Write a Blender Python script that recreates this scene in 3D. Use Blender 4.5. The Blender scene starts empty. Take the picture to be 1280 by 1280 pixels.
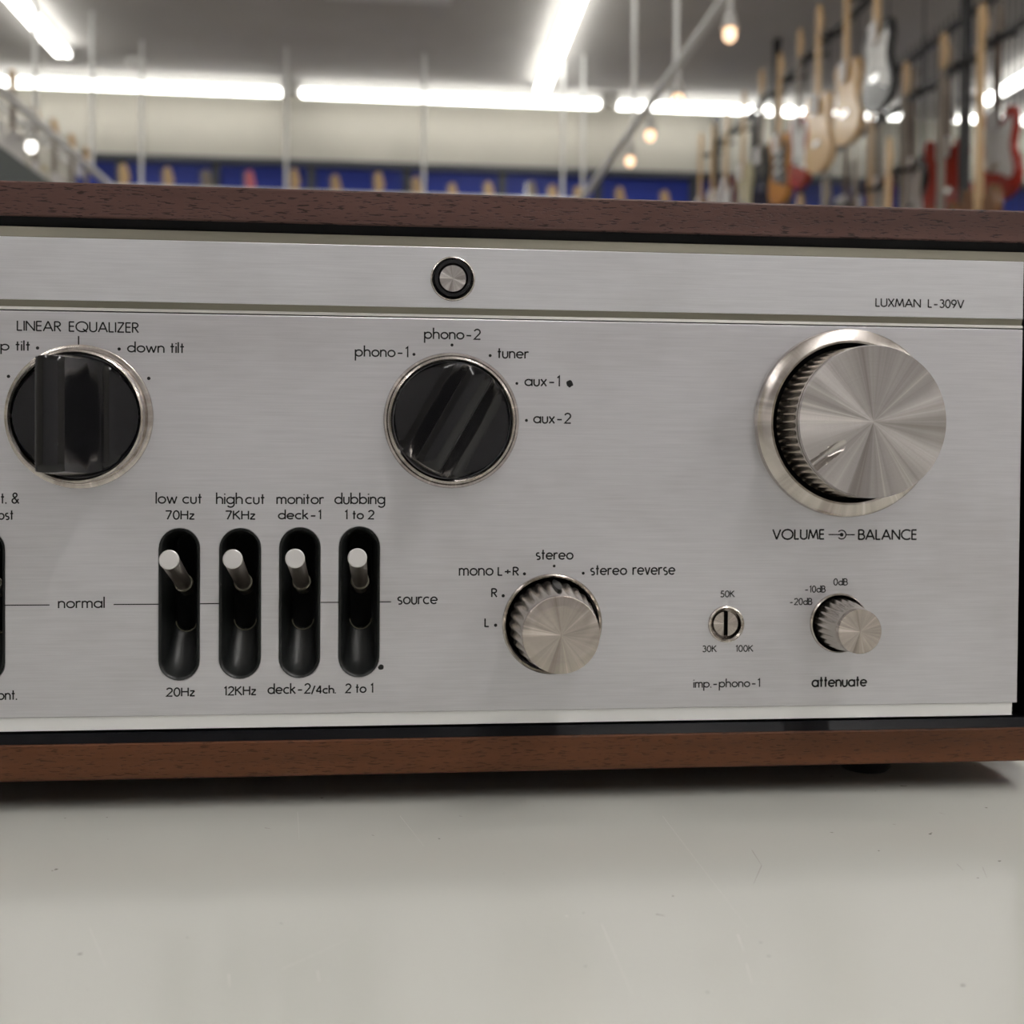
import bpy, bmesh, math, random
from mathutils import Vector, Matrix
random.seed(7)
C = bpy.context.scene.collection
PI = math.pi
# ------------------------------------------------------------------ camera model (1280 x 1280 frame)
F = 1370.0
CX, CY = 640.0, 580.0
Yc = Vector((508 - CX, -(556 - CY), F)).normalized()          # direction of the room's depth axis
Xc = Vector((14865 - CX, -(668 - CY), F))
Xc = (Xc - Yc * Xc.dot(Yc)).normalized()
Zc = Xc.cross(Yc)
if Zc.y < 0: Zc = -Zc
TABLE = 0.90
EYE = Vector((0, 0, TABLE + 0.1018))
RIGHT = Vector((Xc.x, Yc.x, Zc.x)); UP = Vector((Xc.y, Yc.y, Zc.y)); FWD = Vector((Xc.z, Yc.z, Zc.z))
def ray(px, py):
    return (RIGHT * (px - CX) - UP * (py - CY) + FWD * F)
def onY(px, py, y):
    r = ray(px, py); return EYE + r * ((y - EYE.y) / r.y)
def onX(px, py, x):
    r = ray(px, py); return EYE + r * ((x - EYE.x) / r.x)
# ------------------------------------------------------------------ materials
def mat(name, col, rough=.5, metal=0., spec=.5, emit=None, estr=0., coat=0.):
    m = bpy.data.materials.new(name); m.use_nodes = True
    b = m.node_tree.nodes['Principled BSDF']
    b.inputs['Base Color'].default_value = (*col, 1)
    b.inputs['Roughness'].default_value = rough
    b.inputs['Metallic'].default_value = metal
    b.inputs['Specular IOR Level'].default_value = spec
    b.inputs['Coat Weight'].default_value = coat
    if emit:
        b.inputs['Emission Color'].default_value = (*emit, 1); b.inputs['Emission Strength'].default_value = estr
    return m
def nd(m, t): return m.node_tree.nodes.new(t)
def lk(m, a, b): m.node_tree.links.new(a, b)
def P(m): return m.node_tree.nodes['Principled BSDF']
def coords(m, scale, kind='Object'):
    tc = nd(m, 'ShaderNodeTexCoord'); mp = nd(m, 'ShaderNodeMapping')
    mp.inputs['Scale'].default_value = scale; lk(m, tc.outputs[kind], mp.inputs['Vector']); return mp.outputs['Vector']
def noise(m, vec, scale, detail=3, rough=.5):
    n = nd(m, 'ShaderNodeTexNoise'); n.inputs['Scale'].default_value = scale
    n.inputs['Detail'].default_value = detail; n.inputs['Roughness'].default_value = rough
    lk(m, vec, n.inputs['Vector']); return n.outputs['Fac']
def ramp(m, fac, stops):
    r = nd(m, 'ShaderNodeValToRGB'); e = r.color_ramp.elements
    while len(e) < len(stops): e.new(.5)
    for el, (p, c) in zip(e, stops): el.position = p; el.color = (*c, 1) if len(c) == 3 else c
    lk(m, fac, r.inputs['Fac']); return r.outputs['Color']
def mixc(m, a, b, fac, mode='MULTIPLY'):
    x = nd(m, 'ShaderNodeMix'); x.data_type = 'RGBA'; x.blend_type = mode
    if isinstance(fac, float): x.inputs[0].default_value = fac
    else: lk(m, fac, x.inputs[0])
    for s, v in ((6, a), (7, b)):
        if isinstance(v, tuple): x.inputs[s].default_value = (*v, 1)
        else: lk(m, v, x.inputs[s])
    return x.outputs[2]
def bump(m, h, strength, dist=.001):
    b = nd(m, 'ShaderNodeBump'); b.inputs['Strength'].default_value = strength; b.inputs['Distance'].default_value = dist
    lk(m, h, b.inputs['Height']); lk(m, b.outputs['Normal'], P(m).inputs['Normal'])

def brushed(name, col, rough, metal):
    m = mat(name, col, rough, metal)
    fine = noise(m, coords(m, (45, 1, 3000)), 1.0, 2, .6)
    fine2 = noise(m, coords(m, (60, 1, 900)), 1.0, 2, .6)
    big = noise(m, coords(m, (9, 1, 14)), 1.3, 4, .6)
    a = ramp(m, fine, [(.3, (.95, .95, .95)), (.7, (1.03, 1.03, 1.03))])
    b = ramp(m, big, [(.28, (.86, .85, .84)), (.52, (1, 1, 1)), (.8, (1.03, 1.03, 1.03))])
    c2 = ramp(m, fine2, [(.3, (.96, .96, .96)), (.7, (1.03, 1.03, 1.03))])
    c = mixc(m, tuple(col), a, 1.0); c = mixc(m, c, b, 1.0); c = mixc(m, c, c2, 1.0)
    lk(m, c, P(m).inputs['Base Color'])
    bump(m, fine, .05, .0002)
    return m
def turned(name, col, rough=.25, aniso=.85):
    m = mat(name, col, rough, 1.0)
    P(m).inputs['Anisotropic'].default_value = aniso
    t = nd(m, 'ShaderNodeTangent'); t.direction_type = 'RADIAL'; t.axis = 'Z'
    lk(m, t.outputs['Tangent'], P(m).inputs['Tangent'])
    # concentric lathe marks, plus a fan of reflection rays painted into the colour
    tc = nd(m, 'ShaderNodeTexCoord')
    sx = nd(m, 'ShaderNodeSeparateXYZ'); lk(m, tc.outputs['Object'], sx.inputs[0])
    at = nd(m, 'ShaderNodeMath'); at.operation = 'ARCTAN2'; lk(m, sx.outputs['Y'], at.inputs[0]); lk(m, sx.outputs['X'], at.inputs[1])
    vl = nd(m, 'ShaderNodeVectorMath'); vl.operation = 'LENGTH'; lk(m, tc.outputs['Object'], vl.inputs[0])
    cb = nd(m, 'ShaderNodeCombineXYZ'); lk(m, vl.outputs['Value'], cb.inputs['X'])
    rings = noise(m, cb.outputs[0], 4000, 2, .6)
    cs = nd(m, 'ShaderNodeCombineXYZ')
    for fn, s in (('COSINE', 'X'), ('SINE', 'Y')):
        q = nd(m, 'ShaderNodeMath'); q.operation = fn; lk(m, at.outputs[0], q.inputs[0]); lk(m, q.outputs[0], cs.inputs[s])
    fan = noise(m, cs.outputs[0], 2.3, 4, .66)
    c = mixc(m, tuple(col), ramp(m, fan, [(.34, (.56, .54, .53)), (.48, (.84, .84, .84)), (.56, (.92, .92, .92)), (.63, (1.35, 1.35, 1.35))]), 1.0)  # bright rays and dark wedges of the sheen, put into the base colour
    c = mixc(m, c, ramp(m, rings, [(.3, (.95, .95, .95)), (.7, (1.04, 1.04, 1.04))]), 1.0)
    lk(m, c, P(m).inputs['Base Color'])
    return m
def wood(name, c0, c1, pore):
    m = mat(name, c0, .42, 0, .22)
    g = noise(m, coords(m, (5, 60, 130)), 1.0, 5, .62)
    g2 = noise(m, coords(m, (1.6, 14, 22)), 1.0, 3, .5)
    p = noise(m, coords(m, (300, 900, 2200)), 1.0, 2, .55)
    c = ramp(m, g, [(.3, c0), (.7, c1)])
    c = mixc(m, c, ramp(m, g2, [(.3, (.72, .7, .7)), (.7, (1.12, 1.1, 1.1))]), 1.0)
    pm = ramp(m, p, [(.57, (1, 1, 1)), (.64, pore)])
    c = mixc(m, c, pm, 1.0); lk(m, c, P(m).inputs['Base Color'])
    bump(m, pm, .3, .0003)
    return m
M = {}
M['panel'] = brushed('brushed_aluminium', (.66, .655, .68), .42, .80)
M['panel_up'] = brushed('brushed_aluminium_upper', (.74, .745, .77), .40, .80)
M['olive'] = mat('olive_aluminium', (.20, .188, .15), .4, .7)  # darker olive tone for trims and lever collars
M['strip'] = mat('bright_aluminium', (.88, .88, .88), .4, .4)
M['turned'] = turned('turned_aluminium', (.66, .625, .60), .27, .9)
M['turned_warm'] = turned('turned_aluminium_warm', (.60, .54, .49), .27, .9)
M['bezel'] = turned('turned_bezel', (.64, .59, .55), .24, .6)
M['flute'] = mat('fluted_aluminium', (.62, .58, .53), .25, 1)
M['bright'] = mat('bright_lever_tip', (.80, .79, .78), .35, .8)
M['lever'] = mat('lever_shaft', (.30, .27, .24), .35, .9)
M['gloss'] = mat('gloss_black_plastic', (.006, .006, .007), .14, 0, .42)
M['black'] = mat('black_plastic', (.008, .009, .009), .42, 0, .4)
M['rim_arc'] = mat('slot_rim', (.10, .09, .06), .4, .3)
M['void'] = mat('black_recess', (.004, .004, .004), .8, 0, .1)
M['ink'] = mat('black_ink', (.012, .012, .012), .6, 0, .2)
M['edge'] = mat('black_lacquer', (.004, .004, .005), .3, 0, .12)
M['wood'] = wood('walnut_top', (.056, .029, .024), (.088, .046, .039), (.22, .19, .19))
M['wood_low'] = wood('walnut_bottom', (.062, .024, .010), (.108, .041, .017), (.5, .45, .42))
M['rubber'] = mat('rubber', (.01, .01, .01), .7)
# table
tb = mat('white_laminate', (.62, .61, .565), .16, 0, .5)
n1 = noise(tb, coords(tb, (3, 3, 3)), 1.5, 4, .6)
c = mixc(tb, (.49, .492, .455), ramp(tb, n1, [(.3, (.95, .95, .94)), (.7, (1.03, 1.03, 1.03))]), 1.0)
sc1 = noise(tb, coords(tb, (90, 90, 90)), 3.0, 2, .5)
c = mixc(tb, c, ramp(tb, sc1, [(.235, (.35, .34, .32)), (.25, (1, 1, 1))]), 1.0)
lk(tb, c, P(tb).inputs['Base Color']); M['table'] = tb
M['scratch'] = mat('scuff', (.20, .19, .17), .6)
M['tlight'] = mat('pale_scratch', (.50, .49, .46), .5)
# room
def plaster(name, col, s=2.0, amp=.05):
    m = mat(name, col, .85, 0, .2)
    n = noise(m, coords(m, (1, 1, 1)), s, 4, .6)
    c = mixc(m, tuple(col), ramp(m, n, [(.3, (1 - amp,) * 3), (.7, (1 + amp,) * 3)]), 1.0)
    lk(m, c, P(m).inputs['Base Color']); return m
M['wall'] = plaster('beige_wall', (.42, .40, .355))
M['ceil'] = plaster('grey_ceiling', (.62, .60, .58))
M['wallw'] = plaster('white_wall', (.72, .72, .74))
M['floor'] = plaster('floor_vinyl', (.38, .36, .33))
M['blue'] = mat('blue_board', (.012, .035, .33), .5)
M['bluerib'] = mat('blue_rib', (.010, .025, .24), .5)
M['post'] = mat('dark_grey_steel', (.045, .05, .065), .5)
M['rack'] = mat('black_steel', (.012, .012, .014), .45)
M['white'] = mat('white_enamel', (.90, .90, .89), .45)
for k_, st_ in (('far', 9.0), ('mid', 9.5), ('near', 21.0), ('back', 92.0), ('backleft', 44.0)):
    M['tube_' + k_] = mat('fluorescent_tube_' + k_, (.9, .9, .9), .5, emit=(1, .975, .955) if k_ in ('near', 'back', 'backleft') else (1, .99, .93), estr=st_)
M['bulb'] = mat('warm_bulb', (.9, .7, .5), .4, emit=(1, .66, .42), estr=2.0)
M['bulbw'] = mat('white_bulb', (.9, .9, .9), .4, emit=(1, .97, .9), estr=4)
M['shade'] = mat('frosted_shade', (.55, .54, .52), .4)
M['tag'] = mat('white_paper', (.74, .72, .72), .7)
M['maple'] = mat('maple', (.62, .42, .22), .35)
M['rosew'] = mat('rosewood', (.12, .075, .05), .5)
M['greyneck'] = mat('grey_brown_neck', (.24, .20, .165), .5)
M['pguard'] = mat('white_pickguard', (.72, .71, .69), .35)
M['bpguard'] = mat('black_pickguard', (.02, .02, .02), .35)
M['chrome'] = mat('chrome', (.7, .7, .7), .2, 1)
M['cab'] = mat('grey_green_panel', (.085, .10, .095), .6)
GC = {'black': (.012, .012, .014), 'natural': (.66, .44, .23), 'amber': (.55, .24, .05), 'red': (.36, .03, .02),
      'darkred': (.14, .015, .02), 'cream': (.66, .60, .40), 'white': (.72, .70, .68), 'blue': (.03, .05, .22), 'pink': (.75, .22, .25), 'brown': (.2, .1, .05), 'tan': (.55, .38, .24)}
GM = {k: mat('guitar_' + k, v, .22, 0, .5) for k, v in GC.items()}
# ------------------------------------------------------------------ mesh helpers
class MB:
    def __init__(s): s.v = []; s.f = []
    def add(s, vs, fs):
        o = len(s.v); s.v += [tuple(v) for v in vs]; s.f += [tuple(i + o for i in f) for f in fs]; return s
    def box(s, a, b):
        x0, y0, z0 = a; x1, y1, z1 = b
        return s.add([(x0,y0,z0),(x1,y0,z0),(x1,y1,z0),(x0,y1,z0),(x0,y0,z1),(x1,y0,z1),(x1,y1,z1),(x0,y1,z1)],
                     [(0,3,2,1),(4,5,6,7),(0,1,5,4),(1,2,6,5),(2,3,7,6),(3,0,4,7)])
    def tube(s, a, b, r0, r1=None, n=16, cap=True):
        r1 = r0 if r1 is None else r1
        a = Vector(a); b = Vector(b); d = (b - a).normalized()
        u = d.orthogonal().normalized(); w = d.cross(u); vs = []
        for p, r in ((a, r0), (b, r1)):
            for i in range(n):
                t = 2 * PI * i / n; vs.append(p + (u * math.cos(t) + w * math.sin(t)) * r)
        fs = [(i, (i + 1) % n, n + (i + 1) % n, n + i) for i in range(n)]
        if cap: fs += [tuple(range(n))[::-1], tuple(range(n, 2 * n))]
        return s.add(vs, fs)
    def lathe(s, prof, n=96, fn=None, close=False):
        vs = []; k = len(prof)
        for i in range(n):
            t = 2 * PI * i / n
            for j, (r, z) in enumerate(prof):
                rr = r if fn is None else fn(j, r, t)
                vs.append((rr * math.cos(t), rr * math.sin(t), z))
        fs = []
        for i in range(n):
            for j in range(k - 1 if not close else k):
                a = i * k + j; b = i * k + (j + 1) % k; c2 = ((i + 1) % n) * k + (j + 1) % k; d = ((i + 1) % n) * k + j
                fs.append((a, d, c2, b))
        return s.add(vs, fs)
    def prism(s, pts, z0, z1, axis='y'):
        n = len(pts); vs = []
        for z in (z0, z1):
            for (a, b) in pts: vs.append((a, z, b) if axis == 'y' else (a, b, z))
        fs = [tuple(range(n)), tuple(range(2 * n - 1, n - 1, -1))]
        fs += [((i + 1) % n, i, n + i, n + (i + 1) % n) for i in range(n)]
        return s.add(vs, fs)
    def build(s, name, m, parent=None, loc=(0, 0, 0), rot=(0, 0, 0), smooth=None, bevel=0):
        me = bpy.data.meshes.new(name); me.from_pydata(s.v, [], s.f); me.materials.append(m)
        bm = bmesh.new(); bm.from_mesh(me)
        bmesh.ops.remove_doubles(bm, verts=bm.verts, dist=1e-7)
        bmesh.ops.recalc_face_normals(bm, faces=bm.faces); bm.to_mesh(me); bm.free()
        o = bpy.data.objects.new(name, me); C.objects.link(o); o.location = loc; o.rotation_euler = rot
        if parent: o.parent = parent
        if smooth: me.polygons.foreach_set('use_smooth', [True] * len(me.polygons)); me.set_sharp_from_angle(angle=math.radians(smooth))
        if bevel:
            bv = o.modifiers.new('bevel', 'BEVEL'); bv.width = bevel; bv.segments = 2; bv.limit_method = 'ANGLE'; bv.angle_limit = math.radians(40)
        return o
def empty(name, loc=(0, 0, 0), rot=(0, 0, 0)):
    o = bpy.data.objects.new(name, None); C.objects.link(o); o.location = loc; o.rotation_euler = rot; o.empty_display_size = .05; return o
def tag(o, label, cat, group=None, kind=None):
    o['label'] = label; o['category'] = cat
    if group: o['group'] = group
    if kind: o['kind'] = kind
    return o
def struct(o): o['kind'] = 'structure'; return o
def curve_plate(name, outer, holes, thick, bev, m, parent):
    """plate in local XY with holes, front at +Z = thick/2"""
    cu = bpy.data.curves.new(name, 'CURVE'); cu.dimensions = '2D'; cu.fill_mode = 'BOTH'
    for pts in [outer] + holes:
        sp = cu.splines.new('POLY'); sp.points.add(len(pts) - 1); sp.use_cyclic_u = True
        for q, (x, y) in zip(sp.points, pts): q.co = (x, y, 0, 1)
    cu.extrude = thick / 2 - bev; cu.bevel_depth = bev; cu.bevel_resolution = 1; cu.offset = -bev
    t = bpy.data.objects.new('tmp', cu); C.objects.link(t)
    me = bpy.data.meshes.new_from_object(t.evaluated_get(bpy.context.evaluated_depsgraph_get()))
    bpy.data.objects.remove(t); bpy.data.curves.remove(cu)
    me.materials.clear(); me.materials.append(m)
    # stand it upright: local XY -> XZ facing -Y
    me.transform(Matrix.Rotation(PI / 2, 4, 'X'))
    o = bpy.data.objects.new(name, me); C.objects.link(o); o.parent = parent
    return o
def stadium(cx, cy, w, h, n=14):
    r = w / 2; pts = []
    for i in range(n + 1):
        t = PI * i / n; pts.append((cx + r * math.cos(t), cy + h / 2 - r + r * math.sin(t)))
    for i in range(n + 1):
        t = PI + PI * i / n; pts.append((cx + r * math.cos(t), cy - h / 2 + r + r * math.sin(t)))
    return pts
def circle(cx, cy, r, n=64): return [(cx + r * math.cos(2 * PI * i / n), cy + r * math.sin(2 * PI * i / n)) for i in range(n)]

# ================================================================== THE AMPLIFIER
YW = 0.3080          # front face of the wooden case
YP = 0.3095          # face of the metal front panel
def Zat(py, y=YP): return onY(640, py, y).z
def pp(px, py, h=0.): return onY(px, py, YP - h)      # a point on (or h in front of) the panel
amp_right = pp(1275, 650).x
XR = amp_right + .019; XL = XR - .485
zt, zb = Zat(244, YW), Zat(965, YW)
amp = empty('stereo_amplifier', ((XL + XR) / 2, YW + .15, TABLE))
tag(amp, 'vintage stereo amplifier with brushed aluminium front and walnut case on the white table', 'amplifier')
AO = Vector(amp.location)
bpy.context.view_layer.update()
class Sub:
    pass
def put(o, world):            # parented parts: world position -> local to the amplifier
    o.parent = amp; o.location = Vector(world) - AO; return o
def adopt(o): o.parent = amp; o.location = -AO; return o
DEP = .30; WT = (zt - Zat(287, YW))
zi_t = Zat(287, YW); zi_b = Zat(920, YW)
ins = .0028
ct = MB().box((XL, YW, zi_t), (XR, YW + DEP, zt)); adopt(ct.build('case_top', M['wood'], bevel=.0006))
cb_ = MB().box((XL, YW, zb), (XR, YW + DEP, zi_b)); o = adopt(cb_.build('case_bottom', M['wood_low'], bevel=.0006))
for nm, x0, x1 in (('case_side', XR - .0125, XR), ('case_side', XL, XL + .0125)):
    adopt(MB().box((x0, YW, zi_b + .00005), (x1, YW + DEP, zi_t - .00005)).build(nm, M['wood'], bevel=.0004))
# black lacquered inner chamfer: four mitred strips running back from the wood's front edge
xa, xb = XL + .0125, XR - .0125
def chamfer(outer, inner, y0, y1):
    (x0, z0, x1, z1), (u0, w0, u1, w1) = outer, inner
    m = MB(); A = [(x0, z0), (x1, z0), (x1, z1), (x0, z1)]; B = [(u0, w0), (u1, w0), (u1, w1), (u0, w1)]
    for i in range(4):
        j = (i + 1) % 4
        m.add([(A[i][0], y0, A[i][1]), (A[j][0], y0, A[j][1]), (B[j][0], y1, B[j][1]), (B[i][0], y1, B[i][1])], [(0, 1, 2, 3)])
        m.add([(B[i][0], y1, B[i][1]), (B[j][0], y1, B[j][1]), (B[j][0], y1 + .02, B[j][1]), (B[i][0], y1 + .02, B[i][1])], [(0, 1, 2, 3)])
    return m
zc_t = Zat(298.5); zc_b = Zat(905)
m_ = chamfer((xa, zi_b, xb, zi_t), (xa + .0022, zi_b + .0022, xb - .0022, zi_t - .0022), YW + .0001, YW + .0026)
adopt(m_.build('inner_edge', M['edge']))
m_ = MB().box((xa, YP + .012, zi_b), (xb, YP + .014, zi_t)); adopt(m_.build('chassis_front', M['void']))
m_ = MB().box((xa, YW + DEP - .004, zi_b + .0001), (xb, YW + DEP - .001, zi_t - .0001)); adopt(m_.build('back_panel', M['void']))
# thin worn glint line along the inner edge of the wood
PXL, PXR = XL + .0175, amp_right
# ---- trim extrusions
def strip_prism(name, prof, x0, x1, m):
    s = MB(); n = len(prof)
    s.add([(x0, y, z) for y, z in prof] + [(x1, y, z) for y, z in prof],
          [tuple(range(n)), tuple(range(2 * n - 1, n - 1, -1))] + [((i + 1) % n, i, n + i, n + (i + 1) % n) for i in range(n)])
    return adopt(s.build(name, m))
z1, z2 = Zat(298.5), Zat(311)
strip_prism('upper_trim', [(YP + .0006, z1), (YP + .0001, z2 + .0002), (YP + .0002, z2 - .001), (YP + .010, z2 - .001), (YP + .010, z1)], PXL, PXR + .0004, M['olive'])
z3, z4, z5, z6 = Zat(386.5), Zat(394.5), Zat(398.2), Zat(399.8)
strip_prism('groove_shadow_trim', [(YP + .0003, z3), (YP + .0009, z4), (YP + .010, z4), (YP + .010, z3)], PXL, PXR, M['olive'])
M['strip2'] = mat('groove_aluminium', (.50, .49, .46), .4, .6)
strip_prism('groove_bright_trim', [(YP + .0006, z4), (YP + .0004, z5), (YP + .010, z5), (YP + .010, z4)], PXL, PXR + .0002, M['strip2'])
z7, z8 = Zat(888.2), Zat(905)
strip_prism('lower_trim', [(YP + .0006, z7 + .001), (YP + .0006, z7 - .0002), (YP + .0009, z8), (YP + .010, z8), (YP + .010, z7 + .001)], PXL, PXR - .0012, M['strip'])
# ---- panels
def loc2(p): return (p.x, p.z)
SLOTS = [(224, 755.5, 50, 189), (300, 754.5, 51, 187), (374.5, 753.5, 50, 187), (449, 752.5, 50, 187), (-20, 758, 51, 191)]
slot_geo = []
for (sx, sy, w, h) in SLOTS:
    c0 = pp(sx, sy); wx = (pp(sx + w / 2, sy) - pp(sx - w / 2, sy)).x; hz = (pp(sx, sy - h / 2) - pp(sx, sy + h / 2)).z
    slot_geo.append((c0.x, c0.z, wx, hz))
imp = pp(907.5, 780)
KN = {'vol': pp(1057, 529), 'ste': pp(690.3, 780), 'att': pp(1048.5, 778.7), 'pho': pp(564.5, 525.7), 'leq': pp(99.5, 520.8), 'pow': pp(566, 348.5), 'imp': pp(907.5, 780)}
def R(pxr, key):            # pixel radius on the panel -> metres
    p = KN[key]; d = (p - EYE).dot(FWD); return pxr * d / F
cx0 = (PXL + PXR) / 2
def rect(x0, x1, za, zb_): return [(x0, za), (x1, za), (x1, zb_), (x0, zb_)]
TH = .004
hol = [stadium(*g) for g in slot_geo] + [circle(KN['ste'].x, KN['ste'].z, R(58, 'ste')), circle(KN['att'].x, KN['att'].z, R(35, 'att')), circle(KN['imp'].x, KN['imp'].z, R(19, 'imp'))]
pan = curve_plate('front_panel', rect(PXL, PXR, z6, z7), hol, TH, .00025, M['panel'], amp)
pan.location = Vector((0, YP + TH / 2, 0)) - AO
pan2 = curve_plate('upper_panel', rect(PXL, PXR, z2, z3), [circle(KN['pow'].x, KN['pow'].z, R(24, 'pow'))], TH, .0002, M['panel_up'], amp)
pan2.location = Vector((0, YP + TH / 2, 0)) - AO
# ---- slots with levers
FACE = (PI / 2, 0, 0)        # local +Z points out of the panel (-Y)
def ring_loft(rings, closed_last=True):
    m = MB(); n = len(rings[0]); vs = []
    for r in rings: vs += r
    fs = []
    for k in range(len(rings) - 1):
        for i in range(n):
            j = (i + 1) % n; fs.append((k * n + i, k * n + j, (k + 1) * n + j, (k + 1) * n + i))
    if closed_last: fs.append(tuple(range((len(rings) - 1) * n, len(rings) * n)))
    return m.add(vs, fs)
def slot(g, lever=True, lab=None):
    x, z, w, h = g
    rr = []
    for (dw, d, lift) in ((0.0002, -.0003, 0), (-.0006, -.0002, 0), (-.0016, .0008, 0), (-.0026, .0030, .0006), (-.0032, .0050, .0022), (-.0038, .0075, .0052), (-.0044, .0100, .0090), (-.0048, .0106, .0096), (-.0050, .0170, .0098)):
        rr.append([(a, d, b) for a, b in stadium(0, lift / 2, w + dw, h + dw - lift)])
    o = ring_loft(rr).build('lever_slot', M['black'], smooth=50)
    put(o, (x, YP, z))
    m0 = MB(); ww = w - .0047; n = 18; vs = []
    for i in range(n + 1):
        t = PI + PI * i / n; cz = -(h - .0047) / 2 + .0093 + ww / 2
        for rr_ in (ww / 2, ww / 2 - .0003): vs.append((rr_ * math.cos(t), .01025, cz + rr_ * math.sin(t)))
    m0.add(vs, [(2 * i, 2 * i + 1, 2 * i + 3, 2 * i + 2) for i in range(n)])
    m0.build('slot_rim', M['rim_arc'], o)  # thin paler arc along the lower end of the inner opening
    if lever:
        k = .2263e-3
        a = Vector((0, .0110, .0030)); b = Vector((0, -.0130, .0137))
        s = MB(); s.tube(a, b, .0021, .0025, 24)
        s2 = s.build('lever', M['lever'], o, smooth=40)
        ax = (b - a).normalized()
        ax = Vector((0, -.97, .22)).normalized()
        t = MB(); t.tube(b - ax * .0005, b + ax * .0004, .00255, .0026, 32); t.tube(b + ax * .0004, b + ax * .0007, .0026, .0023, 32)
        t.build('lever_tip', M['bright'], o, smooth=30)
        c2 = MB(); aa = a.lerp(b, .18); bb = a.lerp(b, .22); c2.tube(aa, bb, .0026, .0026, 24); c2.build('lever_collar', M['olive'], o, smooth=40)
    return o
for g in slot_geo: slot(g)
# ---- knobs
def knob_obj(mb, name, m, key, parent=None, smooth=35):
    o = mb.build(name, m, smooth=smooth)
    if parent is None:
        put(o, KN[key]); o.rotation_euler = FACE
    else:
        o.parent = parent
    return o
# volume: bezel + fluted grip + turned cap
def volume():
    r = lambda a: R(a, 'vol')
    H = .0192
    cap = MB(); cap.lathe([(r(89.6), H - .0022), (r(90.3), H - .0014), (r(90.2), H - .0004), (r(89.4), H)], 128)
    n = 128
    rings = [r(89.4), r(70), r(45), r(20), r(6), r(.4)]
    # slightly spun, shallow conical face; pointer groove sunk towards the lower left
    ang0 = math.radians(216)
    vs = []; K = 44; Nn = 360
    for j in range(K + 1):
        rad = r(89.4) * (1 - j / K) + 1e-6
        for i in range(Nn):
            t = 2 * PI * i / Nn
            zz = H
            x, y = rad * math.cos(t), rad * math.sin(t)
            a = x * math.cos(ang0) + y * math.sin(ang0); b = -x * math.sin(ang0) + y * math.cos(ang0)
            if a > r(41):
                wd = r(6.5) * min(1, (a - r(41)) / r(10)) ** .5
                if abs(b) < wd: zz -= .0020 * (1 - (b / wd) ** 2) ** .5 * min(1, (a - r(41)) / r(25))
            vs.append((x, y, zz))
    fs = [(j * Nn + i, j * Nn + (i + 1) % Nn, (j + 1) * Nn + (i + 1) % Nn, (j + 1) * Nn + i) for j in range(K) for i in range(Nn)]
    cap.add(vs, fs)
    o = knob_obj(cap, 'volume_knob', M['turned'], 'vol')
    NF = 60
    prof = [(r(80), .0020), (r(92), .0022), (r(92.5), .0030), (r(92), .0040), (r(91.6), .0070), (r(91.2), .0100), (r(90.9), .0130), (r(90.6), .0145), (r(90.4), .0160), (r(90.2), H - .0024), (r(89.8), H - .0021)]
    dep = [0, 0, 1, 1, 1, 1, .9, .6, .22, 0, 0]
    g = MB(); g.lathe(prof, NF * 8, lambda j, rr, t: rr - dep[j] * r(4.2) * (1 - abs(math.cos(t * NF / 2)) ** 1.6 * 1.0) if dep[j] else rr)
    knob_obj(g, 'grip', M['flute'], 'vol', o, 50)
    b = MB(); b.lathe([(r(117), 0), (r(117.3), .0014), (r(116.3), .0024), (r(113), .0031), (r(101.5), .0040), (r(99), .0039), (r(98), .0030), (r(97.5), .0005)], 160)
    knob_obj(b, 'balance_ring', M['bezel'], 'vol', o, 25)
    d = MB(); d.lathe([(r(97.6), .0006), (r(.5), .0006)], 64); knob_obj(d, 'shadow_gap', M['void'], 'vol', o)
    return o
volume()
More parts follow.
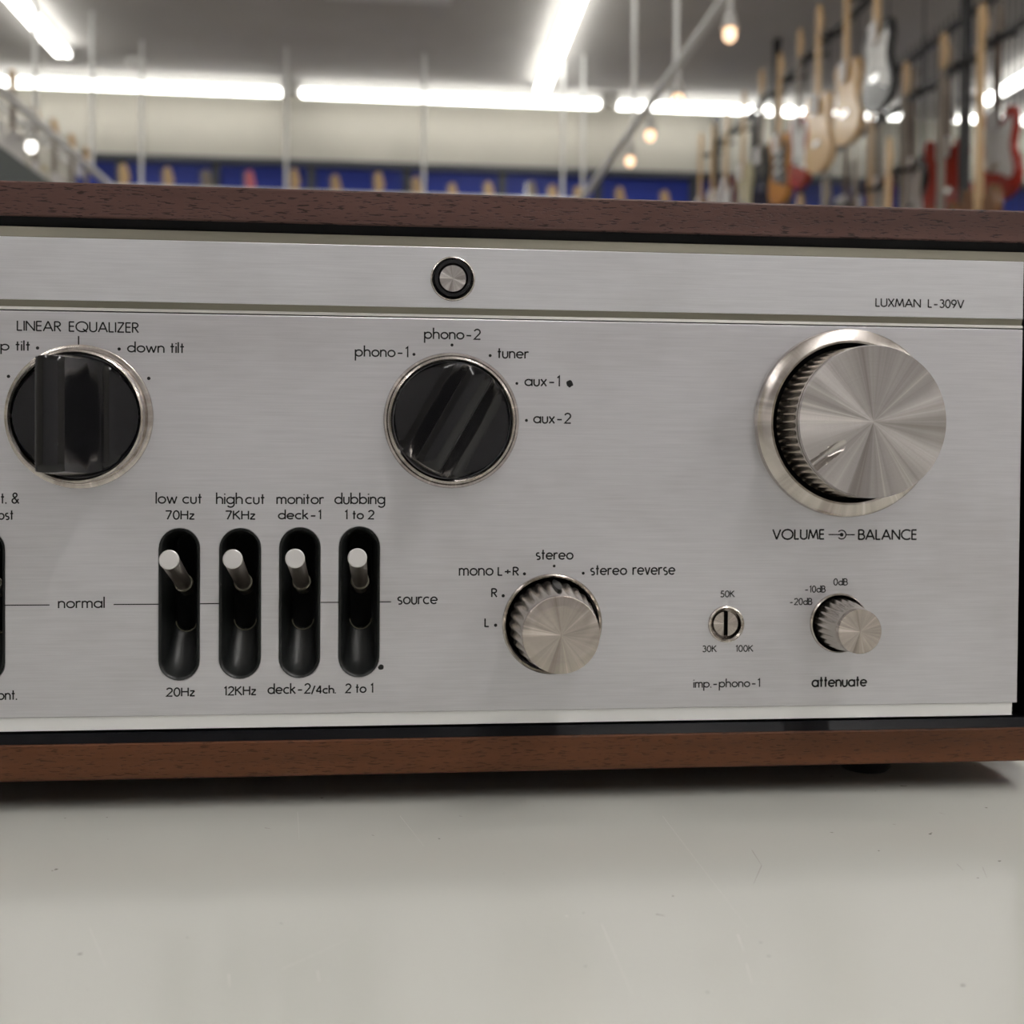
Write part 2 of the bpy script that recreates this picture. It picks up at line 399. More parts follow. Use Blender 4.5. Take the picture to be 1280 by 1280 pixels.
def fluted(key, name, rb, rf, H, NF, bez0, bez1, hole, tex, ptr=None, dep=3.4):
    r = lambda a: R(a, key)
    cap = MB(); cap.lathe([(r(rf) * 1.005, H - .0018), (r(rf) * 1.008, H - .0008), (r(rf), H - .0001), (r(rf) * .985, H), (r(rf) * .7, H), (r(rf) * .4, H), (r(rf) * .15, H), (r(.2), H)], 96)
    o = knob_obj(cap, name, M[tex], key)
    if key == 'ste':
        prof = [(r(rb - 6), -.010), (r(rb), -.0008), (r(rb), .0010), (r(rb - 1), .0035), (r(rb - 2.5), .0070), (r(rb - 4.5), .0110), (r(rf + 1.5), .0150), (r(rf) + .0001, H - .0019), (r(rf) * 1.004, H - .0017)]
    else:
        prof = [(r(rb - 4), -.010), (r(rb), -.0006), (r(rb), .0008), (r(rb - .6), .0030), (r(rb - 1.8), .0060), (r(rb - 3.2), .0090), (r(rf + 1.2), .0118), (r(rf) + .0001, H - .0019), (r(rf) * 1.004, H - .0017)]
    dp = [0, .6, 1, 1, 1, .8, .35, 0, 0]
    g = MB(); g.lathe(prof, NF * 8, lambda j, rr, t: rr - dp[j] * r(dep) * (1 - abs(math.cos(t * NF / 2)) ** 1.4))
    knob_obj(g, 'grip', M['flute'], key, o, 50)
    b = MB(); b.lathe([(r(bez0), 0), (r(bez0 - .5), .0007), (r(bez0 - 2), .0010), (r(bez1 + 1), .0006), (r(bez1), -.0002), (r(bez1), -.004), (r(bez1) * 1.02, -.0045)], 128)
    knob_obj(b, 'bezel_ring', M['bezel'], key, o, 30)
    if ptr is not None:
        # dark pointer notch let into the grip
        a = math.radians(ptr); p = MB()
        pts = []
        for i in range(20):
            t = 2 * PI * i / 20; pts.append((r(4.6) * math.cos(t), .0062 + .0062 * math.sin(t)))
        n = len(pts); vs = []
        for off in (-.0035, .0004):
            for (u, zz) in pts:
                rad = r(rb) - (zz / .0150) * r(rb - rf - 1.5) + off
                vs.append((rad * math.cos(a) - u * math.sin(a), rad * math.sin(a) + u * math.cos(a), zz))
        p.add(vs, [tuple(range(n)), tuple(range(2 * n - 1, n - 1, -1))] + [(i, (i + 1) % n, n + (i + 1) % n, n + i) for i in range(n)])
        knob_obj(p, 'pointer_notch', M['black'], key, o, 40)
    return o
fluted('ste', 'mode_knob', 54, 46, .0185, 26, 63, 58, 58, 'turned_warm', 88)
fluted('att', 'attenuator_knob', 32, 26.6, .0152, 24, 37.5, 34.5, 34, 'turned_warm', None, 2.4)
# phono impedance screw
def imp_screw():
    r = lambda a: R(a, 'imp'); H = -.0002
    s = MB(); hw = r(2.6)
    for sgn in (-1, 1):
        pts = []
        t0 = math.acos(hw / r(15.5))
        for i in range(25):
            t = -t0 + 2 * t0 * i / 24; pts.append((sgn * r(15.5) * math.cos(t), r(15.5) * math.sin(t)))
        s.prism(pts, -.004, H, 'z')
    s.tube((0, 0, -.006), (0, 0, -.0022), r(15.4), n=48)
    o = knob_obj(s, 'slotted_screw', M['turned_warm'], 'imp')
    b = MB(); b.lathe([(r(23), 0), (r(22.6), .0006), (r(21), .0008), (r(19), .0003), (r(18.6), -.001), (r(18.6), -.006), (r(.5), -.006)], 96)
    knob_obj(b, 'bezel_ring', M['bezel'], 'imp', o, 30)
    s2 = MB().box((-hw * .98, -r(15.3), -.0021), (hw * .98, r(15.3), -.0016)); knob_obj(s2, 'screw_slot', M['void'], 'imp', o)
imp_screw()
# power push button
def power():
    r = lambda a: R(a, 'pow')
    s = MB(); s.lathe([(r(17.2), -.003), (r(17.2), .0003), (r(16.4), .0007), (r(12), .0007), (r(8), .0007), (r(3), .0007), (r(.2), .0007)], 64)
    o = knob_obj(s, 'power_button', M['turned'], 'pow')
    b = MB(); b.lathe([(r(23.6), -.003), (r(23.6), .0006), (r(22.6), .0013), (r(19), .0013), (r(17.6), .0006), (r(17.4), -.003)], 64)
    knob_obj(b, 'black_ring', M['gloss'], 'pow', o, 40)
    c3 = MB(); c3.lathe([(r(28), 0), (r(27.2), .0004), (r(26), .0005), (r(24.4), .0001), (r(23.8), -.0006), (r(23.8), -.003)], 64)
    knob_obj(c3, 'bezel_ring', M['bezel'], 'pow', o, 30)
power()
# selector knobs with a tall finger bar
def selector(key, name, ang, HT):
    r = lambda a: R(a, key)
    RB = r(74.5 if key == 'leq' else 71.8); RT = RB * .90; base = .0036
    if key == 'leq': RB = r(75.5); RT = RB * .89
    w = .0036; us = []
    N = 40
    def hgt(u):
        u = abs(u)
        if u <= w: return HT - .0009 * (u / w) ** 4 - .0009 * (u / w) ** 2
        q = (u - w)
        if q < .0013: return HT - .0018 - (HT - base) * .62 * (q / .0013)
        e = min(1, (q - .0013) / .0060)
        return base + ((HT - base) * .38 - .0018) * (1 - e) ** 2.6
    cand = [0, .001, .002, .0028, .0033, w, w + .0003, w + .0013] + [w + .0013 + .0060 * (i / 12) for i in range(1, 13)]
    k = cand[-1]
    while k < RB * .985: k = min(RB * .985, k + .0012); cand.append(k)
    cand.append(RB * .9995)
    us = sorted(set([-c for c in cand] + cand)); NV = 24
    g = MB(); vs = []
    for u in us:
        hh = hgt(u); f = (hh - base) / (HT - base); Rr = RB + (RT - RB) * f
        vm = math.sqrt(max(1e-10, Rr * Rr - u * u))
        vb = math.sqrt(max(1e-10, RB * RB - u * u))
        row = [(u, -vb, base - .003), (u, -vb, base)] + [(u, vm * (2 * j / NV - 1), hh - (.0004 if j in (0, NV) else 0)) for j in range(NV + 1)] + [(u, vb, base), (u, vb, base - .003)]
        vs += row
    L = NV + 5
    g.add(vs, [(i * L + j, i * L + j + 1, (i + 1) * L + j + 1, (i + 1) * L + j) for i in range(len(us) - 1) for j in range(L - 1)])
    o = g.build(name, M['gloss'], smooth=28); put(o, KN[key])
    o.rotation_euler = (PI / 2, 0, 0)
    o.rotation_euler = (Matrix.Rotation(PI / 2, 4, 'X') @ Matrix.Rotation(-ang, 4, 'Z')).to_euler()
    b = MB(); b.lathe([(r(84.5), 0), (r(84.6), .0004), (r(83.4), .0010), (r(81.0), .0010), (r(80.4), .0007), (r(79.8), .0012), (r(79.2), .0030), (r(77.8), .0042), (r(75.5), .0046), (r(73.8), .0042), (r(73.2), .0030)], 160) if key != 'leq' else \
        b.lathe([(r(90), 0), (r(89.6), .0007), (r(87), .0010), (r(84), .0010), (r(83.4), .0016), (r(83.0), .0032), (r(81.6), .0043), (r(79.5), .0047), (r(77.4), .0043), (r(76.8), .0030)], 160)
    q = b.build('bezel_ring', M['bezel'], o, smooth=30)
    return o
selector('leq', 'linear_equalizer_knob', 0, .0270)
selector('pho', 'input_selector_knob', math.radians(29.5), .0215)
# ---- feet
for (px_, yy) in ((1080, .336), (None, .336), (1080, .58), (None, .58)):
    fx = onY(1080, 965, .336).x if px_ else XL + (XR - onY(1080, 965, .336).x)
    t = MB(); t.lathe([(.0001, TABLE + .00002), (.0072, TABLE + .00002), (.0080, TABLE + .001), (.0086, zb - .002), (.0086, zb), (.0001, zb)], 40)
    o = t.build('rubber_foot', M['rubber'], smooth=40); o.parent = amp; o.location = Vector((fx, yy, 0)) - AO
# ------------------------------------------------------------------ lettering: a geometric stroke alphabet
def arc(cx, cy, rx, ry, a0, a1, n=None):
    n = n or max(6, int(abs(a1 - a0) / 10))
    return [(cx + rx * math.cos(math.radians(a0 + (a1 - a0) * i / n)), cy + ry * math.sin(math.radians(a0 + (a1 - a0) * i / n))) for i in range(n + 1)]
XH = .66
def bowl(cx=.30): return arc(cx, .33, .28, .28, 0, 360, 30)
G = {
 'a': ([bowl(), [(.58, 0), (.58, XH)]], .60), 'b': ([[(.02, 0), (.02, 1.05)], bowl()], .60),
 'c': ([arc(.30, .33, .28, .28, 48, 312)], .50), 'd': ([bowl(), [(.58, 0), (.58, 1.05)]], .60),
 'e': ([arc(.30, .33, .28, .28, 0, 318), [(.02, .33), (.58, .33)]], .59),
 'g': ([bowl(), [(.58, XH), (.58, -.02)] , arc(.31, -.02, .27, .26, 0, -150)], .60),
 'h': ([[(.02, 0), (.02, 1.05)], arc(.25, .38, .23, .24, 180, 0) + [(.48, 0)]], .50),
 'i': ([[(.02, 0), (.02, XH)], [(.02, .84), (.02, .95)]], .04),
 'k': ([[(.02, 0), (.02, 1.05)], [(.42, XH), (.05, .33)], [(.14, .40), (.46, 0)]], .46), 'l': ([[(.02, 0), (.02, 1.05)]], .04),
 'm': ([[(.02, 0), (.02, XH)], arc(.20, .42, .18, .20, 180, 0) + [(.38, 0)], arc(.56, .42, .18, .20, 180, 0) + [(.74, 0)]], .76),
 'n': ([[(.02, 0), (.02, XH)], arc(.24, .39, .22, .23, 180, 0) + [(.46, 0)]], .48),
 'o': ([bowl()], .58), 'p': ([[(.02, -.38), (.02, XH)], bowl()], .60),
 'r': ([[(.02, 0), (.02, XH)], arc(.22, .38, .20, .24, 180, 55)], .32),
 's': ([arc(.20, .48, .16, .15, 55, 250) + arc(.20, .17, .17, .15, 80, -130)], .38),
 't': ([[(.14, 0), (.14, .93)], [(0, .61), (.29, .61)]], .29),
 'u': ([[(.02, XH), (.02, .26)] + arc(.23, .25, .21, .23, 180, 360) + [(.44, XH)]], .46),
 'v': ([[(0, XH), (.22, 0)], [(.22, 0), (.44, XH)]], .44), 'w': ([[(0, XH), (.2, 0)], [(.2, 0), (.38, .6)], [(.38, .6), (.56, 0)], [(.56, 0), (.76, XH)]], .76),
 'x': ([[(0, XH), (.44, 0)], [(0, 0), (.44, XH)]], .44), 'z': ([[(.02, .62), (.42, .62)], [(.42, .62), (.0, .04)], [(0, .04), (.44, .04)]], .44),
 'A': ([[(0, 0), (.37, 1)], [(.37, 1), (.74, 0)], [(.13, .32), (.61, .32)]], .74),
 'B': ([[(.02, 0), (.02, 1)], [(.02, .96), (.24, .96)] + arc(.24, .75, .21, .21, 90, -90) + [(.02, .54)], [(.24, .54)] + arc(.26, .29, .25, .25, 90, -90) + [(.02, .04)]], .50),
 'C': ([arc(.48, .5, .46, .47, 48, 312)], .78), 'E': ([[(.02, 0), (.02, 1)], [(.02, .96), (.42, .96)], [(.02, .53), (.40, .53)], [(.02, .04), (.42, .04)]], .42),
 'H': ([[(.02, 0), (.02, 1)], [(.60, 0), (.60, 1)], [(.02, .53), (.60, .53)]], .62), 'I': ([[(.02, 0), (.02, 1)]], .04),
 'K': ([[(.02, 0), (.02, 1)], [(.54, 1), (.04, .48)], [(.16, .60), (.60, 0)]], .60), 'L': ([[(.02, 0), (.02, 1)], [(.02, .04), (.40, .04)]], .40),
 'M': ([[(0, 0), (.14, 1)], [(.14, 1), (.43, .12)], [(.43, .12), (.72, 1)], [(.72, 1), (.86, 0)]], .86),
 'N': ([[(.02, 0), (.02, 1)], [(.02, .98), (.66, .02)], [(.66, 0), (.66, 1)]], .68),
 'O': ([arc(.5, .5, .48, .48, 0, 360, 36)], 1.0), 'Q': ([arc(.5, .5, .48, .48, 0, 360, 36), [(.58, .30), (.92, -.02)]], 1.0),
 'R': ([[(.02, 0), (.02, 1)], [(.02, .96), (.22, .96)] + arc(.22, .73, .24, .23, 90, -90) + [(.02, .50)], [(.20, .50), (.50, 0)]], .50),
 'U': ([[(.02, 1), (.02, .32)] + arc(.30, .31, .28, .28, 180, 360) + [(.58, 1)]], .60), 'V': ([[(0, 1), (.34, 0)], [(.34, 0), (.68, 1)]], .68),
 'X': ([[(0, 1), (.58, 0)], [(0, 0), (.58, 1)]], .58), 'Z': ([[(.02, .96), (.54, .96)], [(.54, .96), (.02, .04)], [(0, .04), (.56, .04)]], .56),
 '0': ([arc(.27, .5, .25, .47, 0, 360, 30)], .54), '1': ([[(.04, .80), (.20, .97), (.20, 0)]], .26),
 '2': ([arc(.27, .71, .24, .25, 165, -35) + [(.02, .04), (.54, .04)]], .54),
 '3': ([arc(.23, .75, .20, .21, 150, -90), arc(.24, .29, .24, .25, 90, -150)], .50),
 '4': ([[(.42, 0), (.42, 1)], [(.42, 1), (.0, .28)], [(0, .28), (.56, .28)]], .56),
 '5': ([[(.48, .96), (.16, .96), (.09, .56)] + arc(.22, .31, .26, .27, 115, -140)], .50),
 '7': ([[(0, .96), (.52, .96)], [(.52, .96), (.16, 0)]], .54), '9': ([arc(.27, .68, .25, .28, 0, 360, 24), [(.51, .60), (.20, 0)]], .54),
 '-': ([[(.10, .36), (.50, .36)]], .60), '.': ([[(.03, -.02), (.03, .11)]], .06), '/': ([[(0, -.08), (.34, 1)]], .36),
 '+': ([[(.10, .45), (.66, .45)], [(.38, .20), (.38, .70)]], .76),
 '&': ([[(.66, .0), (.16, .66)] + arc(.31, .78, .17, .18, 215, -35) + [(.16, .42)] + arc(.27, .25, .22, .21, 125, 300) + [(.62, .42)]], .68),
 ' ': ([], .22)}
def ribbon(m, pts, hw, sx, sy, o):
    P2 = [Vector((o[0] + x * sx, o[1] + y * sy)) for x, y in pts]
    P2 = [p for i, p in enumerate(P2) if i == 0 or (p - P2[i - 1]).length > 1e-8]
    closed = len(P2) > 3 and (P2[0] - P2[-1]).length < 1e-7
    L = []; Rr = []
    n = len(P2)
    for i, p in enumerate(P2):
        a = P2[i - 1] if i > 0 else (P2[-2] if closed else None)
        b = P2[i + 1] if i < n - 1 else (P2[1] if closed else None)
        d1 = (p - a).normalized() if a is not None else None; d2 = (b - p).normalized() if b is not None else None
        if d1 is None: d1 = d2
        if d2 is None: d2 = d1
        t = d1 + d2
        t = t.normalized() if t.length > 1e-6 else d1
        nn = Vector((-t.y, t.x)); k = min(2.0, 1 / max(.4, abs(nn.dot(Vector((-d1.y, d1.x))))))
        L.append(p + nn * hw * k); Rr.append(p - nn * hw * k)
    vs = [(q.x, 0, q.y) for q in L] + [(q.x, 0, q.y) for q in Rr]
    m.add(vs, [(i, n + i, n + i + 1, i + 1) for i in range(n - 1)])
def text(s, xl, xr, yb, cap, wt=.7, gap=.13, panel='front'):
    a = pp(xl, yb); b = pp(xr, yb); sy = (pp(xl, yb - cap * 1.10) - a).z
    # natural width
    W = 0; adv = []
    for i, ch in enumerate(s):
        adv.append(W); W += G[ch][1] + (gap if i < len(s) - 1 else 0)
    sx = (b.x - a.x) / W; hw = wt * 1.26 * (pp(xl + 1, yb) - a).x
    m = MB()
    for ch, ax in zip(s, adv):
        for st in G[ch][0]: ribbon(m, st, hw, sx, sy, (ax * sx, 0))
    o = m.build('lettering', M['ink']); put(o, (a.x, YP - .00006, a.z)); return o
T = [('LINEAR', 21.5, 76, 413.3, 11.3), ('EQUALIZER', 86.5, 173, 414.5, 11.5), ('up tilt', -9, 37.5, 437.8, 11.2), ('down tilt', 159.5, 230, 440.3, 11.8),
     ('low', 195, 221, 629.5, 12.5), ('cut', 228.5, 252, 629.5, 12), ('70Hz', 207, 243, 649.2, 10), ('high', 270.5, 303, 630, 12.5), ('cut', 307, 330.5, 630, 12),
     ('7KHz', 282, 319, 649.2, 9.8), ('monitor', 346, 404.5, 630, 12), ('deck-1', 348, 401.5, 649, 10.5), ('dubbing', 418.5, 481, 630, 12.5), ('1 to 2', 431, 467.5, 649, 10.3),
     ('20Hz', 208, 243.5, 870.6, 9.8), ('12KHz', 280, 320, 869.2, 10), ('deck-2', 335, 388, 867.5, 11.5), ('/4ch.', 389.5, 419.5, 867, 9), ('2 to 1', 432, 466.5, 866.2, 10.5),
     ('cont. &', -26, 24, 629.3, 12.3), ('boost', -20, 16.5, 649.6, 11.5), ('cont.', -11, 21, 875, 11.5), ('normal', 73, 130.5, 760.2, 12.2), ('source', 497, 546.5, 755.4, 13),
     ('phono-2', 530.5, 600.5, 423.5, 12.2), ('phono-1', 444, 510.5, 445.6, 12.2), ('tuner', 622, 660.5, 447.6, 12), ('aux-1', 656, 700, 482.4, 12), ('aux-2', 667, 713.5, 529, 12),
     ('LUXMAN', 1094.5, 1150.5, 383.2, 9.4), ('L-309V', 1160, 1204.5, 384.4, 9.4), ('VOLUME', 966, 1030, 674.2, 11.3), ('BALANCE', 1073, 1145.5, 674.6, 11.5),
     ('stereo', 670, 716, 699.5, 12), ('mono', 574, 616, 719.6, 13), ('L+R', 622.5, 648, 719.4, 9.6), ('stereo', 738, 783, 718.8, 12), ('reverse', 791, 843.5, 718.6, 13),
     ('R', 614.5, 621, 746.3, 9.8), ('L', 606, 611, 783.6, 9.6), ('50K', 900.5, 918, 746.4, 7.2), ('30K', 878, 895.5, 815, 7.2), ('100K', 919.5, 941.2, 814.6, 7.2),
     ('imp.-phono-1', 867, 950, 859.6, 9.5), ('0dB', 1042, 1059, 731.6, 7.6), ('-10dB', 1005.5, 1031.3, 740.6, 7.6), ('-20dB', 986.5, 1014.7, 756.2, 7.6), ('attenuate', 1015, 1083, 858.8, 12.3)]
BOLD = {'LINEAR': .72, 'EQUALIZER': .72, 'attenuate': .85, 'VOLUME': .8, 'BALANCE': .8, '50K': .5, '30K': .5, '100K': .5, '0dB': .5, '-10dB': .5, '-20dB': .5, 'imp.-phono-1': .6, 'LUXMAN': .62, 'L-309V': .62}
for t in T: text(*t, wt=BOLD.get(t[0], .74))
def mark(name, mb, at): o = mb.build(name, M['ink']); put(o, at); return o
for (x, y, rr) in [(47, 435, 2.0), (149, 436.3, 2.0), (10.7, 470.5, 2.0), (186, 473, 2.1), (565, 431.3, 1.9), (517.5, 443, 1.9), (612.7, 444.5, 1.9), (646, 479.3, 1.8), (658, 525.5, 1.9),
                   (655.5, 717.3, 2.0), (692.7, 707.5, 1.8), (729, 716.5, 1.9), (629, 744.7, 2.1), (619.5, 781.5, 2.1)]:
    a = pp(x, y); q = rr * .2263e-3
    mark('index_dot', MB().add([(q * math.cos(t * PI / 8), 0, q * math.sin(t * PI / 8)) for t in range(16)], [tuple(range(16))]), (a.x, YP - .00006, a.z))
def line(x0, x1, y0, w=1.3):
    a, b = pp(x0, y0), pp(x1, y0); h = w * .2263e-3 / 2
    mark('printed_line', MB().add([(0, 0, -h), (b.x - a.x, 0, -h), (b.x - a.x, 0, h), (0, 0, h)], [(0, 1, 2, 3)]), (a.x, YP - .00006, a.z))
for q in ((6, 62, 756.5), (142, 198.5, 755.6), (250, 274, 754.6), (400.5, 424, 753), (474.5, 489, 752.3)): line(*q)
line(1035.5, 1051, 668.2, 1.5); line(1057, 1068.5, 668.4, 1.5)
a = pp(98.3, 432.5); m_ = MB(); hh = (pp(98.3, 420) - a).z
mark('printed_line', m_.add([(-.00018, 0, 0), (.00018, 0, 0), (.00018, 0, hh), (-.00018, 0, hh)], [(0, 1, 2, 3)]), (a.x, YP - .00006, a.z))
m_ = MB(); k = .2355e-3; ribbon(m_, arc(0, 0, 5.4, 5.4, -140, 140), .75 * k, k, k, (0, 0)); m_.add([(2.4 * k * math.cos(t * PI / 8), 0, 2.4 * k * math.sin(t * PI / 8)) for t in range(16)], [tuple(range(16))])
a = pp(1052, 668.3); mark('balance_symbol', m_, (a.x, YP - .00006, a.z))
# worn chips in the panel: dark blobs
for (x, y, rr) in ((712, 479.5, 4.4), (476, 834, 3.4)):
    a = pp(x, y); rnd = random.Random(x); q = rr * .2263e-3
    pts = [(q * (.85 + .3 * rnd.random()) * math.cos(t * PI / 9), 0, q * (.85 + .3 * rnd.random()) * math.sin(t * PI / 9)) for t in range(18)]
    mark('dirt_speck', MB().add(pts, [tuple(range(18))]), (a.x, YP - .00007, a.z))

# ================================================================== TABLE
tbl = empty('display_table', (.0, .35, 0)); tag(tbl, 'glossy white laminate display table under the amplifier', 'table')
def tpart(mb, name, m, **k): o = mb.build(name, m, **k); o.parent = tbl; o.location = -Vector(tbl.location); return o
tpart(MB().box((-.75, -.35, TABLE - .03), (.95, .75, TABLE)), 'tabletop', M['table'], bevel=.002)
for x in (-.71, .91):
    for y in (-.31, .71): tpart(MB().box((x - .02, y - .02, 0), (x + .02, y + .02, TABLE - .03)), 'leg', M['white'])
def tab(px, py): r = ray(px, py); return EYE + r * ((TABLE - EYE.z) / r.z)
SC = [((352, 1212), (436, 1174), .35, 'tlight'), ((752, 1155), (792, 1248), .35, 'tlight'), ((940, 1063), (952, 1082), .5, 'scratch'), ((952, 1082), (942, 1105), .5, 'scratch'),
      ((820, 1143), (831, 1145), 1.6, 'scratch'), ((331, 1035), (338, 1036), 1.2, 'scratch'), ((922, 1168), (930, 1190), .6, 'tlight'), ((286, 1218), (287, 1234), .7, 'tlight'), ((397, 1214), (399, 1228), .6, 'tlight'),
      ((500, 1020), (530, 1058), .3, 'tlight'), ((1174, 1016), (1182, 1018), .7, 'scratch'), ((1196, 1080), (1204, 1088), .5, 'scratch'), ((1228, 1084), (1234, 1098), .4, 'scratch'), ((949, 1178), (953, 1179), 1.4, 'scratch'), ((959, 1195), (964, 1196), 1.6, 'scratch'),
      ((933, 1205), (940, 1230), .5, 'tlight'), ((465, 1044), (468, 1045), 1.2, 'scratch'), ((574, 1020), (578, 1021), 1.2, 'scratch'), ((112, 1160), (135, 1215), .25, 'tlight'), ((828, 1020), (935, 1160), .25, 'tlight'), ((372, 1015), (374, 1050), .25, 'tlight'), ((233, 1172), (236, 1173), 1.1, 'scratch'), ((350, 1154), (354, 1155), 1.1, 'scratch'), ((707, 1145), (710, 1146), 1.2, 'tlight')]
for a_, b_, w_, mm in SC:
    a, b = tab(*a_), tab(*b_); d = (b - a).normalized(); n = Vector((-d.y, d.x, 0)) * w_ * .00016; z = Vector((0, 0, .00005))
    tpart(MB().add([a - n + z, b - n * .4 + z, b + n * .4 + z, a + n + z], [(0, 1, 2, 3)]), 'scratch_mark', M[mm])

# ================================================================== ROOM
HC = EYE.z + 2.75
X0, X1, Y0, Y1 = -5.2, 5.6, -6.0, 8.85
struct(MB().box((X0, Y0, -.1), (X1, Y1, 0)).build('floor', M['floor']))
struct(MB().box((X0 - .1, Y0 - .1, HC), (X1 + .1, Y1 + .1, HC + .1)).build('ceiling', M['ceil']))
struct(MB().box((X0, Y1, 0), (X1, Y1 + .1, HC)).build('wall_back', M['wall']))
struct(MB().box((X0, Y0 - .1, 0), (X1, Y0, HC)).build('wall_front', M['wallw']))
struct(MB().box((X0 - .1, Y0, 0), (X0, Y1, HC)).build('wall_left', M['wall']))
struct(MB().box((X1, Y0, 0), (X1 + .1, Y1, HC)).build('wall_right', M['wall']))
# blue ribbed display board on the far wall, in bays
YB = Y1 - .06
ztop = onY(500, 210, YB).z
bd = empty('blue_display_board', (0, Y1, 0)); tag(bd, 'bright blue ribbed display boarding along the far wall below the beige wall', 'display board')
def bpart(mb, name, m): o = mb.build(name, m); o.parent = bd; o.location = -Vector(bd.location); return o
bxl, bxr = onY(96, 230, YB).x, 5.4
m_ = MB().box((bxl, YB, .9), (bxr, Y1 - .002, ztop)); z = ztop - .03
while z > 1.0: m_.box((bxl, YB - .006, z - .012), (bxr, YB, z)); z -= .075
bpart(m_, 'blue_panel', M['blue'])
bpart(MB().box((bxl, YB - .05, ztop - .02), (bxr, Y1 - .002, ztop + .03)), 'top_rail', M['post'])
pxs = 150
while pxs < 1300:
    x = onY(pxs, 220, YB - .03).x; bpart(MB().box((x - .03, YB - .035, .6), (x + .03, YB - .0065, ztop - .021)), 'upright', M['post']); pxs += 119.5
# ---- ceiling fluorescents
def fixture(loc, rz, label, L=2.34, grp='fluorescent ceiling lights', k='mid'):
    e = empty('ceiling_light', loc, (0, 0, rz)); tag(e, label, 'ceiling light', grp)
    w = .065
    MB().prism([(-w, -.001), (w, -.001), (w * .55, -.05), (-w * .55, -.05)], -L / 2, L / 2, 'y').build('housing', M['white'], e)
    for s in (-1, 1): MB().tube((s * .036, -L / 2 + .02, -.070), (s * .036, L / 2 - .02, -.070), .018, n=12).build('lamp_tube', M['tube_' + k], e, smooth=40)
    for s in (-1, 1): MB().box((-.05, s * (L / 2) - .012, -.09), (.05, s * (L / 2) + .012, -.05)).build('end_cap', M['white'], e)
    return e
YR = 8.55
row_x = [(.335 + 2.46 * k) for k in (-2, -1, 0, 1)]
RL = ['far row fluorescent ceiling light cut off at the left edge', 'far row fluorescent ceiling light at the left above the blue boarding', 'far row fluorescent ceiling light in the middle of the photo', 'far row fluorescent ceiling light partly behind the diagonal white rail and guitars']
for x, lb in zip(row_x, RL): fixture((x, YR, HC), PI / 2, lb, k='far')
fixture((row_x[-1] + 2.40, YR, HC), PI / 2, 'far row fluorescent ceiling light seen through the red guitars at right', 1.6, k='far')
cols = [(-2.38, 7.9, 'upper left'), (1.0, 8.25, 'upper middle'), (4.42, 8.15, 'upper right')]
for x, yend, nm in cols:
    y = yend - 1.17; k = 0
    while y > -5:
        kk = 'mid' if y > 2.6 else ('near' if y > -1 else ('backleft' if x < 0 else 'back'))
        if not (nm == 'upper middle' and -.9 < y < 2.6):
            fixture((x, -1.45 if (nm == 'upper middle' and -3 < y < -2) else y, HC), 0, ('fluorescent ceiling light running towards the far wall at %s' % nm) if k == 0 else ('nearer fluorescent ceiling light in the %s line' % nm if k == 1 else 'fluorescent ceiling light overhead in the %s line, %s' % (nm, ['', '', 'over the aisle beyond the table', 'level with the table', 'behind the viewer', 'at the rear'][min(k, 5)])), k=kk)
        y -= 2.44; k += 1
fixture((.75, .34, HC), PI / 2, 'fluorescent ceiling light straight above the amplifier', 2.0, k='near')
fixture((.75, 1.22, HC), PI / 2, 'fluorescent ceiling light above and beyond the amplifier', 2.0, k='near')
# ---- track rails on drop rods with spot lamps
HR = EYE.z + 1.745
def track(name, a, b, rods, label):
    e = empty(name, a); tag(e, label, 'track rail', 'suspended white lighting rails')
    A = Vector(a); B = Vector(b); d = (B - A)
    MB().tube((0, 0, 0), d, .022, n=10).build('rail', M['white'], e, smooth=40)
    for t in rods:
        p = d * t; MB().tube(p, (p.x, p.y, HC - A.z - .001), .012, n=10).build('drop_rod', M['white'], e, smooth=40)
def onZ(px, py, z): r = ray(px, py); return EYE + r * ((z - EYE.z) / r.z)
XT = onZ(845, 85, HR).x; XTL = onZ(44, 150, HR).x; YT = onZ(742, 250, HR).y
track('lighting_rail', (XT, 3.0, HR), (XT, YT, HR), [(y - 3.0) / (YT - 3.0) for y in (3.2, 4.25, onX(845, 85, XT).y, onX(792, 150, XT).y, YT - .04)], 'white lighting rail on rods running diagonally at upper right')
xs = [onY(q, 150, YT + .05).x for q in (177, 358, 530, 704)]
track('lighting_rail', (XTL, YT + .05, HR), (XT, YT + .05, HR), [(x - XTL) / (XT - XTL) for x in xs], 'white lighting rail across the room just above the amplifier top')
track('lighting_rail', (XTL, 4.6, HR), (XTL, YT, HR), [(y - 4.6) / (YT - 4.6) for y in (4.75, onX(44, 150, XTL).y, onX(115, 200, XTL).y)], 'white lighting rail on rods at far left beside the hanging guitars')
def spot(x, y, label, bulb='bulb'):
    e = empty('spot_lamp', (x, y, HR - .022)); tag(e, label, 'spot lamp', 'spot lamps on the lighting rails')
    MB().tube((0, 0, 0), (0, 0, -.06), .010, n=10).build('stem', M['white'], e)
    s = MB(); s.lathe([(.012, -.05), (.020, -.06), (.026, -.09), (.034, -.12), (.032, -.12), (.024, -.09), (.018, -.062)], 20); s.build('lamp_shade', M['shade'], e, smooth=50)
    b = MB(); b.lathe([(.0005, -.105), (.018, -.115), (.026, -.135), (.024, -.155), (.012, -.168), (.0005, -.170)], 20); b.build('bulb', M[bulb], e, smooth=60)
for q, lb in ((911, 'nearest spot lamp hanging from the diagonal white rail'), (847, 'spot lamp second along the diagonal rail, below the light row'), (813, 'spot lamp third along the diagonal rail before the beige wall'), (788, 'farthest spot lamp on the diagonal rail, before the blue boarding')):
    p = onX(q, 150, XT); spot(XT, p.y, lb)
spot(XTL, onX(43, 160, XTL).y - .05, 'bright white spot lamp at the end of the far left rod', 'bulbw')
